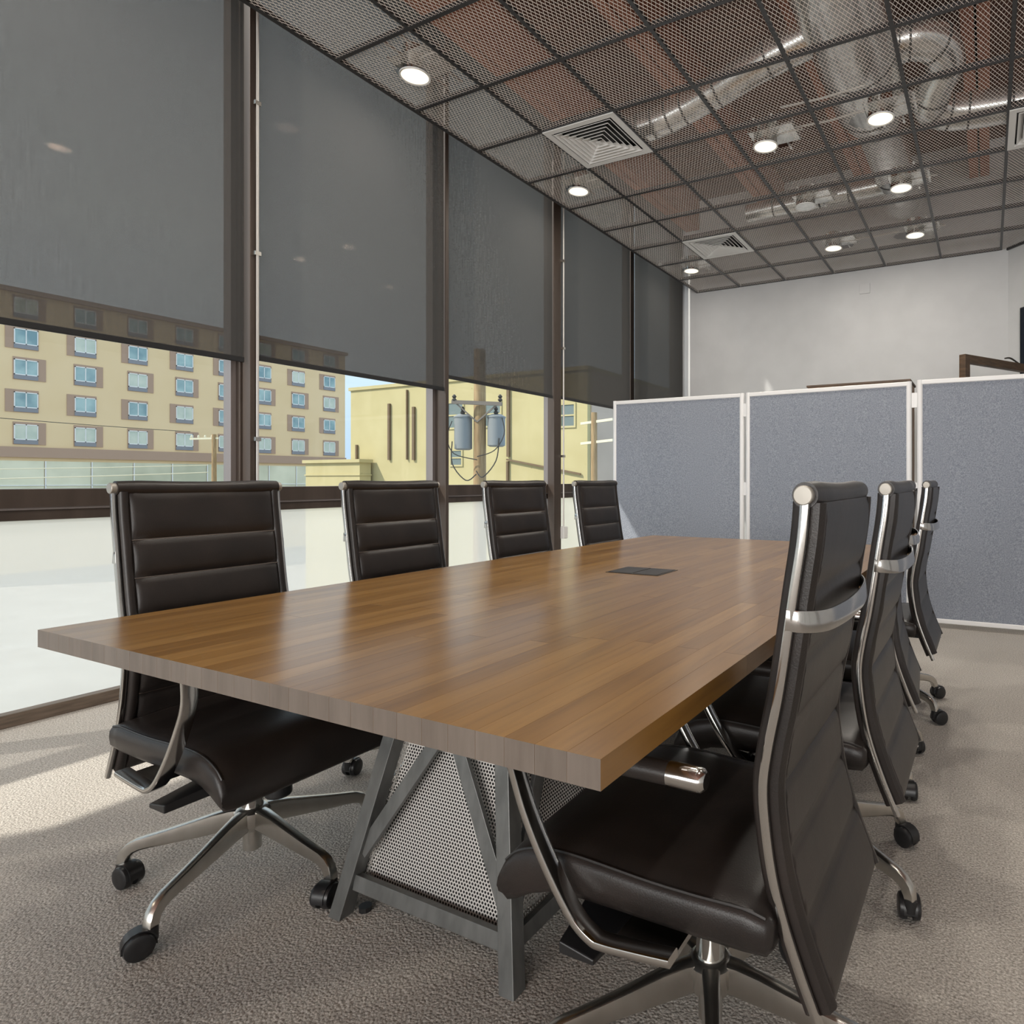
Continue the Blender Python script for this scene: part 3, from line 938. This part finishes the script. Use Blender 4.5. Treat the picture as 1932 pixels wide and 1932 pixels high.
def build_chair():
    t = thing('conference_chair', '', 'chair', group='ribbed black conference chairs')
    bk_ = build_backrest().build('backrest', M['leather'], t, smooth=50)
    for z in SEAMS[1:-1]:
        MB().tube([(rail_at(z) + 0.0165, -0.192, z), (rail_at(z) + 0.0165, 0.192, z)], 0.0016, 5).build('seam', M['seam'], bk_)
    sm, st = build_seat()
    seat = sm.build('seat', M['leather'], t, smooth=50)
    for s in (-1, 1):
        pth = [V(x, s * 0.2405, zb + (zt - zb) * 0.93) for x, zt, zb in st[1:-2]]
        MB().tube(smooth_path(pth, 3), 0.0028, 6).build('piping', M['piping'], seat, smooth=True)
    prof = rrect(0.011, 0.0140, 0.003, 2)
    for s in (-1, 1):
        pth = [V(p.x, s * 0.2205, p.z) for p in rail_path]
        r_ = MB().sweep(pth, prof, (0, 1, 0)).build('back_rail', M['chrome'], t, smooth=30)
        MB().lathe([(0.0142, -0.008), (0.0142, 0.005), (0.0128, 0.0065), (0.001, 0.007)] if s > 0 else [(0.001, -0.007), (0.0128, -0.0065), (0.0142, -0.005), (0.0142, 0.008)], 26, (-0.2355, s * 0.2225, 1.058), 'y').build('end_cap', M['satin'], r_, smooth=30)
    # chrome grab band across the back
    zc = 0.872
    xb = rail_at(zc)
    pth = smooth_path([(xb + 0.004, -0.224, zc + 0.006), (xb - 0.020, -0.217, zc + 0.004), (xb - 0.042, -0.17, zc), (xb - 0.052, -0.08, zc - 0.002), (xb - 0.054, 0, zc - 0.002), (xb - 0.052, 0.08, zc - 0.002), (xb - 0.042, 0.17, zc), (xb - 0.020, 0.217, zc + 0.004), (xb + 0.004, 0.224, zc + 0.006)], 4)
    MB().sweep(pth, rrect(0.032, 0.005, 0.002, 2), (0.12, 0, 1)).build('back_handle', M['chrome'], t, smooth=30)
    # armrests
    for s in (-1, 1):
        y = s * 0.278
        pth = smooth_path([(-0.055, y, 0.374), (0.0, y, 0.367), (0.060, y, 0.361), (0.085, y, 0.364), (0.119, y, 0.388), (0.167, y, 0.453), (0.208, y, 0.526), (0.232, y, 0.585), (0.246, y * 1.03, 0.650)], 5)
        a_ = MB().sweep(pth, rrect(0.033, 0.0135, 0.004, 2), (0, 1, 0))
        a_.box(-0.05, 0.05, min(y, s * 0.10), max(y, s * 0.10), 0.356, 0.366)
        arm = a_.build('armrest', M['chrome'], t, smooth=30)
        MB().lathe([(0.0172, -0.06), (0.018, 0.0), (0.018, 0.17), (0.0172, 0.25), (0.011, 0.262)], 20, (0.006, y * 1.03, 0.650), 'x').build('arm_pad', M['leather'], arm, smooth=True)
        MB().lathe([(0.012, -0.118), (0.0172, -0.113), (0.0184, -0.106), (0.0184, -0.060)], 20, (0.006, y * 1.03, 0.650), 'x').build('pad_cap', M['chrome'], arm, smooth=True)
    # tilt mechanism
    me_ = MB().box(-0.11, 0.12, -0.075, 0.075, 0.325, 0.382).box(-0.21, -0.09, -0.05, 0.05, 0.345, 0.375)
    mech = me_.build('tilt_mechanism', M['black'], t, bevel=0.006)
    for s in (-1, 1):
        mb = MB()
        mb.tube([(0.11, s * 0.06, 0.352), (0.115, s * 0.18, 0.35)], 0.006, 8)
        mb.hexa([(0.065, s * 0.165, 0.326), (0.16, s * 0.165, 0.326), (0.145, s * 0.285, 0.320), (0.080, s * 0.285, 0.320), (0.065, s * 0.165, 0.342), (0.16, s * 0.165, 0.354), (0.145, s * 0.285, 0.340), (0.080, s * 0.285, 0.330)])
        mb.build('lever', M['black'], mech, bevel=0.004)
    MB().lathe([(0.030, 0.235), (0.033, 0.24), (0.033, 0.315), (0.028, 0.33)], 20, (0.115, 0, 0)).build('tension_knob', M['black'], mech, smooth=30)
    # gas column and star base
    MB().lathe([(0.0275, 0.165), (0.0275, 0.272), (0.025, 0.276), (0.021, 0.278), (0.021, 0.34)], 24).build('gas_column', M['chrome'], t, smooth=30)
    MB().lathe([(0.018, 0.062), (0.023, 0.066), (0.023, 0.118), (0.040, 0.124), (0.046, 0.140), (0.044, 0.172), (0.036, 0.180), (0.030, 0.182)], 24).build('base_hub', M['alu'], t, smooth=40)
    leg = MB()
    pth = [(0.02, 0, 0.152), (0.05, 0, 0.150), (0.09, 0, 0.142), (0.15, 0, 0.129), (0.21, 0, 0.117), (0.25, 0, 0.110), (0.275, 0, 0.105), (0.293, 0, 0.097), (0.305, 0, 0.085), (0.311, 0, 0.070), (0.313, 0, 0.058)]
    hs = [0.056, 0.056, 0.054, 0.046, 0.038, 0.033, 0.032, 0.031, 0.030, 0.028, 0.026]
    ws = [0.044, 0.040, 0.034, 0.030, 0.028, 0.027, 0.027, 0.027, 0.027, 0.027, 0.026]
    def blade(w_, h_):
        # flat sided casting: a broad rounded top that tapers to a thinner lower edge
        return [(w_ * 0.5, h_ * 0.30), (w_ * 0.40, h_ * 0.44), (w_ * 0.2, h_ * 0.5), (-w_ * 0.2, h_ * 0.5), (-w_ * 0.40, h_ * 0.44), (-w_ * 0.5, h_ * 0.30), (-w_ * 0.40, -h_ * 0.44), (-w_ * 0.28, -h_ * 0.5), (w_ * 0.28, -h_ * 0.5), (w_ * 0.40, -h_ * 0.44)]
    leg.sweep(pth, [blade(w_, h_) for w_, h_ in zip(ws, hs)], (0, 1, 0))
    leg_me = leg.mesh('base_leg', M['alu'], smooth=40)
    cas = MB()
    cxr = 0.021
    for sg in (-1, 1):
        cas.lathe([(0.008, sg * 0.026), (0.021, sg * 0.0265), (0.028, sg * 0.0235), (0.0305, sg * 0.016), (0.030, sg * 0.007), (0.022, sg * 0.006)], 24, (cxr, 0, 0.0305), 'y')
    # hood between the wheels and the swivel collar
    hood = []
    for k in range(9):
        a_ = math.radians(-10 + 200 * k / 8)
        c, s_ = math.cos(a_), math.sin(a_)
        hood.append([(cxr + 0.0335 * c, -0.016, 0.0305 + 0.0335 * s_), (cxr + 0.0335 * c, 0.016, 0.0305 + 0.0335 * s_), (cxr + 0.027 * c, 0.016, 0.0305 + 0.027 * s_), (cxr + 0.027 * c, -0.016, 0.0305 + 0.027 * s_)])
    cas.loft(hood)
    cas.lathe([(0.0155, 0.030), (0.0155, 0.060)], 16, (0, 0, 0))
    cas_me = cas.mesh('caster', M['black'], smooth=35)
    for k in range(5):
        l = link('base_leg', leg_me, t)
        l.rotation_euler = (0, 0, math.radians(72 * k))
        link('caster', cas_me, l).location = (0.313, 0, 0)
    return t

chairs = [
    (-1.815, 1.09, 0.0, 2, 'black ribbed chair at the near left corner of the table, backed by the windows'),
    (-1.82, 1.775, 0.01, 0, 'second black ribbed chair from the near end on the window side'),
    (-1.82, 2.50, -0.01, 14, 'third black ribbed chair from the near end on the window side'),
    (-1.82, 3.225, 0.0, 30, 'black ribbed chair at the far end of the window side, beside the partition'),
    (-0.470, 1.14, math.pi, 6 - 180, 'large black ribbed chair nearest the camera, seen from behind'),
    (-0.450, 1.82, math.pi, -26 - 180, 'second black ribbed chair on the aisle side, its back half covered by the nearest'),
    (-0.495, 2.54, math.pi + 0.08, -36 - 180 - 5, 'third black ribbed chair on the aisle side, only a narrow strip showing'),
    (-0.475, 3.27, math.pi, -32 - 180, 'last black ribbed chair on the aisle side, almost hidden by the others'),
]
SWIVEL = [-75, 20, 60, 150, -40, 95, -20, 35, -110, 70, 10, -60, 130]     # casters stand at all angles
proto = build_chair()
for n_, (x, y, rz, ph, lab) in enumerate(chairs):
    c = proto if n_ == 0 else copy_tree(proto)
    c.location = (x, y, 0)
    c.rotation_euler = (0, 0, rz)
    c['label'] = lab
    k = 0
    for ch in c.children:
        if ch.name.startswith('base_leg'):
            ch.rotation_euler = (0, 0, math.radians(ph + 72 * k))
            for w_ in ch.children:
                w_.rotation_euler = (0, 0, math.radians(SWIVEL[(n_ * 5 + k) % len(SWIVEL)]))
            k += 1

# ------------------------------------------------------------------ folding partition
part = thing('room_divider', 'folding office divider of blue grey felt panels in white frames', 'partition', (-1.2, 5.24, 0))
ZT, ZB = 1.82, 0.02
pan = [(-3.125, 5.245, -1.875, 5.255), (-1.815, 5.25, -0.530, 5.195), (-0.448, 5.155, 0.83, 5.20), (0.91, 5.20, 2.1, 5.0)]
for k, (x0, y0, x1, y1) in enumerate(pan):
    ox, oy = -1.2, 5.24
    a = V(x0 - ox, y0 - oy, 0); b_ = V(x1 - ox, y1 - oy, 0)
    d = (b_ - a).normalized(); nn = V(-d.y, d.x, 0)
    fpan = MB()
    q = [a - nn * 0.012, b_ - nn * 0.012, b_ + nn * 0.012, a + nn * 0.012]
    fpan.hexa([p + V(0, 0, ZB + 0.03) for p in q] + [p + V(0, 0, ZT - 0.03) for p in q])
    pl = fpan.build('felt_panel', M['felt'], part)
    for z in (ZT - 0.018, ZB + 0.03):
        MB().bar(a + V(0, 0, z), b_ + V(0, 0, z), 0.036, 0.034).build('frame_rail', M['white_frame'], pl, bevel=0.006)
    for p in (a, b_):
        MB().tube([p + V(0, 0, 0.0), p + V(0, 0, ZT)], 0.021, 14).build('frame_post', M['white_frame'], pl, smooth=30)
for k in range(3):
    x1, y1 = pan[k][2:]; x0, y0 = pan[k + 1][:2]
    for z in (0.35, 0.95, 1.62):
        MB().box((x1 + x0) / 2 + 1.2 - 0.02, (x1 + x0) / 2 + 1.2 + 0.02, (y0 + y1) / 2 - 5.24 - 0.01, (y0 + y1) / 2 - 5.24 + 0.01, z, z + 0.11).build('hinge', M['white_frame'], part)

# things behind the divider
cb = thing('low_cabinet', 'tan cabinet whose top edge just shows over the middle divider panel', 'cabinet', (-0.95, 5.62, 0))
MB().box(-0.40, 0.40, -0.20, 0.20, 0, 1.855).build('body', M['cabinet'], cb, bevel=0.003)
MB().box(-0.41, 0.41, -0.21, 0.21, 1.855, 1.872).build('top', M['wood_dark'], cb, bevel=0.002)
for s in (-1, 1):
    MB().box(0.005 if s > 0 else -0.395, 0.395 if s > 0 else -0.005, -0.215, -0.20, 0.03, 1.83).build('door', M['cabinet'], cb, bevel=0.002)
fr = thing('wooden_stand', 'dark brown wooden stand rising behind the right divider panel', 'stand', (-0.18, 6.2, 0))
e = V(0.52, 0.855, 0) * 1.05
MB().bar((0, 0, 0), (0, 0, 2.165), 0.07, 0.06, (0.855, -0.52, 0)).build('post', M['wood_dark'], fr, bevel=0.003)
MB().bar(e, e + V(0, 0, 2.165), 0.07, 0.06, (0.855, -0.52, 0)).build('post', M['wood_dark'], fr, bevel=0.003)
MB().bar(V(0, 0, 2.13) + e * 0.034, e * 0.966 + V(0, 0, 2.13), 0.06, 0.07).build('crossbar', M['wood_dark'], fr, bevel=0.003)
sc = thing('wall_screen', 'dark wall mounted screen at the right edge of the photo', 'screen', (0.62, BACK - 0.42 - 0.06, 0), rz=-math.pi / 4)
MB().box(-0.42, 0.66, -0.03, 0.02, 1.95, 2.92).build('casing', M['black'], sc, bevel=0.006)
MB().box(-0.405, 0.645, -0.034, -0.03, 1.965, 2.905).build('display', M['screen'], sc)
tag(MB().box(-1.391, -1.269, BACK - 0.012, BACK - 0.0005, 3.335, 3.455).build('wall_plate', M['wall'], bevel=0.004), 'small blank square cover plate high on the white end wall', 'cover plate')
tag(MB().tube(smooth_path([(0.14, 6.70, 2.19), (0.19, 6.9, 2.22), (0.28, 7.4, 2.24), (0.39, 7.86, 2.25)], 4), 0.008, 6).build('cable', M['cable'], smooth=True), 'thin dark cable from the wooden stand to the wall screen', 'cable')

# ------------------------------------------------------------------ outdoors
GZ = -7.0
tag(MB().box(-220, -6, -120, 260, GZ - 0.3, GZ).build('ground', M['asphalt']), 'street level ground outside', kind='structure')

HX = -75.0
hotel = thing('hotel_building', 'tan five storey hotel with brown window surrounds across the street', 'building', (HX, 36, GZ))
hz = -GZ
MB().box(-16, 0, -26, 21.0, 0, 17.3 + hz).build('facade', M['hotel'], hotel)
MB().box(0.0, 0.25, -26, 21.0, 3.05 + hz, 3.95 + hz).build('band_course', M['hotel_brown'], hotel)
MB().box(-16.2, 0.3, -26.1, 21.2, 17.3 + hz, 17.7 + hz).build('parapet', M['hotel_brown'], hotel)
pane_me = {}
for r, (z, side) in enumerate(((16.1, 1), (13.42, -1), (10.75, 1), (7.92, -1), (5.12, 1))):
    for k in range(-2, 8):
        y = 25.5 + 4.17 * k - 36
        zz = z + hz
        f = MB()
        # recessed brown surround, wider on one side
        y0, y1 = (y - 0.85, y + 1.35) if side > 0 else (y - 1.35, y + 0.85)
        f.box(0.0, 0.06, y0, y1, zz - 0.95, zz + 1.0)
        wdw = f.build('window', M['hotel_brown'], hotel)
        g = MB()
        for a0, a1, b0, b1 in ((-0.8, 0.8, 0.72, 0.8), (-0.8, 0.8, -0.55, -0.47), (-0.8, -0.73, -0.55, 0.8), (0.73, 0.8, -0.55, 0.8), (-0.035, 0.035, -0.55, 0.8)):
            g.box(0.06, 0.12, y + a0, y + a1, zz + b0, zz + b1)
        g.build('window_frame', M['white'], wdw)
        pm_ = M['hotel_glass_pale'] if r == 4 or (r * 7 + k * 3) % 5 == 0 else M['hotel_glass']
        for a0, a1 in ((-0.73, -0.035), (0.035, 0.73)):
            MB().box(0.06, 0.085, y + a0, y + a1, zz - 0.47, zz + 0.72).build('pane', pm_, wdw)
        MB().box(0.06, 0.11, y - 0.8, y + 0.8, zz - 0.92, zz - 0.55).build('grille', M['grille'], wdw)
for k in range(14):
    y = -26 + 3.35 * k
    sw_ = MB().box(0.0, 0.08, y + 0.06, y + 3.31, -1.6 + hz, 2.75 + hz).build('shop_window', M['shop'], hotel)
    MB().box(0.08, 0.16, y + 0.0, y + 0.09, -1.6 + hz, 2.75 + hz).box(0.08, 0.16, y + 0.06, y + 3.31, 0.55 + hz, 0.63 + hz).build('shop_mullion', M['white'], sw_)
MB().box(0.0, 0.3, -26, 21, -1.75 + hz, -1.6 + hz).build('band_course', M['white'], hotel)

yb = thing('yellow_building', 'sunlit yellow masonry building with brown downpipes', 'building', (-36.3, 28, GZ))
MB().box(0, 17.95, 0, 26, 0, 6.75 + hz).build('masonry', M['yellow'], yb)
MB().box(17.95, 18.02, 0.3, 26, 0, 6.75 + hz).build('side_cladding', M['taupe'], yb)  # added slab that paints this side as shaded
MB().box(-0.1, 18.05, -0.1, 26.1, 6.75 + hz, 6.95 + hz).build('coping', M['yellow'], yb)
for x, z0, z1, w_ in ((3.57, 2.3, 5.75, 0.16), (5.1, 2.3, 6.5, 0.07), (5.65, 2.27, 5.45, 0.18), (12.85, 2.35, 6.3, 0.17), (12.8, 1.0, 2.1, 0.12), (0.65, 1.2, 3.3, 0.12)):
    MB().box(x - w_ / 2, x + w_ / 2, -0.14, 0.0, z0 + hz, z1 + hz).build('downpipe', M['pipe_brown'], yb)
MB().bar((12.75, -0.1, 2.2 + hz), (17.6, -0.1, 1.38 + hz), 0.09, 0.09).build('stair_rail', M['pipe_brown'], yb)
for x0, x1, z0, z1 in ((8.4, 9.5, 4.1, 5.5), (11.2, 12.25, 4.1, 5.4), (8.6, 9.4, 1.95, 2.75), (16.35, 17.15, 3.9, 5.0)):
    fr_ = MB()
    for a0, a1, b0, b1 in ((x0 - 0.1, x1 + 0.1, z1, z1 + 0.1), (x0 - 0.1, x1 + 0.1, z0 - 0.1, z0), (x0 - 0.1, x0, z0, z1), (x1, x1 + 0.1, z0, z1), (x0, x1, (z0 + z1) / 2 - 0.04, (z0 + z1) / 2 + 0.04)):
        fr_.box(a0, a1, -0.06, 0.02, b0 + hz, b1 + hz)
    w_ = fr_.build('window', M['yellow'], yb)
    MB().box(x0, x1, -0.02, 0.01, z0 + hz, z1 + hz).build('pane', M['dull_glass'], w_)

an = thing('annex_building', 'low yellow annex with a cornice in front of the hotel', 'building', (-39.3, 27, GZ))
MB().box(0, 5.1, 0, 0.8, 0, 2.15 + hz).build('masonry', M['yellow'], an)
MB().box(-0.15, 5.25, -0.15, 0.84, 2.15 + hz, 2.35 + hz).build('cornice', M['yellow'], an)
MB().box(-0.06, 5.16, -0.06, 0.82, 1.35 + hz, 1.43 + hz).build('cornice', M['yellow'], an)

# the pole with two transformers
pl = thing('utility_pole', 'brown wooden utility pole carrying two grey transformers', 'pole', (-11.2, 12.27, GZ))
MB().tube([(0, 0, 0), (0, 0, 5.0), (0, 0, 11.3)], [0.19, 0.165, 0.14], 14).build('shaft', M['pole'], pl, smooth=True)
ad_ = V(0.89, 0.45, 0)
MB().bar(ad_ * -0.62 + V(0.1, -0.2, 9.98), ad_ * 0.60 + V(0.1, -0.2, 9.93), 0.07, 0.09).build('crossarm', M['arm_wood'], pl)
for s in (-1, 1):
    MB().bar(ad_ * s * 0.5 + V(0.1, -0.2, 9.93), V(0.05, -0.15, 9.5), 0.035, 0.035).build('arm_brace', M['arm_wood'], pl)
    q = ad_ * s * 0.56 + V(0.1, -0.2, 9.98)
    MB().lathe([(0.02, 0.0), (0.06, 0.05), (0.03, 0.09), (0.055, 0.13), (0.02, 0.18)], 10, tuple(q)).build('insulator', M['cable'], pl, smooth=True)
for s, zb_, hh in ((-1, 8.82, 0.82), (1, 8.90, 0.74)):
    q = ad_ * s * 0.41
    tf = MB().lathe([(0.16, 0), (0.215, 0.03), (0.215, hh - 0.03), (0.23, hh - 0.03), (0.23, hh), (0.12, hh + 0.06)], 20, (q.x, q.y, zb_)).build('transformer', M['transformer'], pl, smooth=35)
    MB().lathe([(0.04, 0), (0.06, 0.06), (0.03, 0.1), (0.05, 0.14), (0.02, 0.2)], 10, (q.x + 0.06, q.y - 0.08, zb_ + hh + 0.04)).build('bushing', M['cable'], tf, smooth=True)
    lp = smooth_path([q * 1.4 + V(0.05, -0.2, zb_ + 0.2), q * 1.3 + V(0.05, -0.25, zb_ - 0.35), q * 0.5 + V(0.1, -0.3, zb_ - 0.75), V(0.05, -0.18, zb_ - 0.6)], 5)
    MB().tube(lp, 0.014, 6).build('drop_wire', M['cable'], pl, smooth=True)
    lp = smooth_path([q * 1.5 + V(0.05, -0.15, zb_ + 0.7), q * 1.7 + V(0.05, -0.2, zb_ + 0.3), q * 1.2 + V(0.05, -0.25, zb_ - 0.1), V(0.1, -0.2, zb_ - 0.25)], 5)
    MB().tube(lp, 0.012, 6).build('drop_wire', M['cable'], pl, smooth=True)

p2 = thing('utility_pole', 'small distant utility pole with one crossarm before the hotel', 'pole', (-48.0, 26.2, GZ))
MB().tube([(0, 0, 0), (0, 0, 11.25)], [0.2, 0.14], 10).build('shaft', M['pole'], p2, smooth=True)
MB().bar((-1.5, -0.75, 10.93), (0.25, 0.13, 10.98), 0.10, 0.12).build('crossarm', M['cable_pale'], p2)
for k in range(4):
    MB().lathe([(0.05, 0), (0.07, 0.1), (0.03, 0.2)], 8, (-1.4 + 0.42 * k, -0.7 + 0.21 * k, 11.0)).build('insulator', M['cable_pale'], p2)
p3 = thing('utility_pole', 'weathered utility pole with two crossarms beside the yellow building corner', 'pole', (-17.3, 27.0, GZ))
MB().tube([(0, 0, 0), (0, 0, 11.4)], [0.2, 0.15], 10).build('shaft', M['pole'], p3, smooth=True)
for z in (10.9, 9.9):
    MB().bar((-0.9, 0.2, z), (1.2, -0.2, z + 0.1), 0.10, 0.12).build('crossarm', M['cable_pale'], p3)
def wire(a, b_, sag, lab, m_='cable', r=0.02):
    a = V(*a); b_ = V(*b_)
    pts = [a.lerp(b_, k / 16) - V(0, 0, sag * 4 * (k / 16) * (1 - k / 16)) for k in range(17)]
    tag(MB().tube(pts, r, 5).build('power_line', M[m_], smooth=True), lab, 'cable', 'overhead power lines')
wire((-48, 25.8, 1.6), (-48, -14, 0.9), 0.35, 'pale overhead line low across the hotel shopfronts, lower one', 'cable_pale', 0.03)
wire((-48, 25.8, 2.1), (-48, -14, 1.5), 0.35, 'pale overhead line across the hotel shopfronts, upper one', 'cable_pale', 0.025)
wire((-49, 25.2, 4.4), (-49, -14, 6.4), 0.5, 'dark overhead line across the lowest hotel windows', 'cable', 0.02)
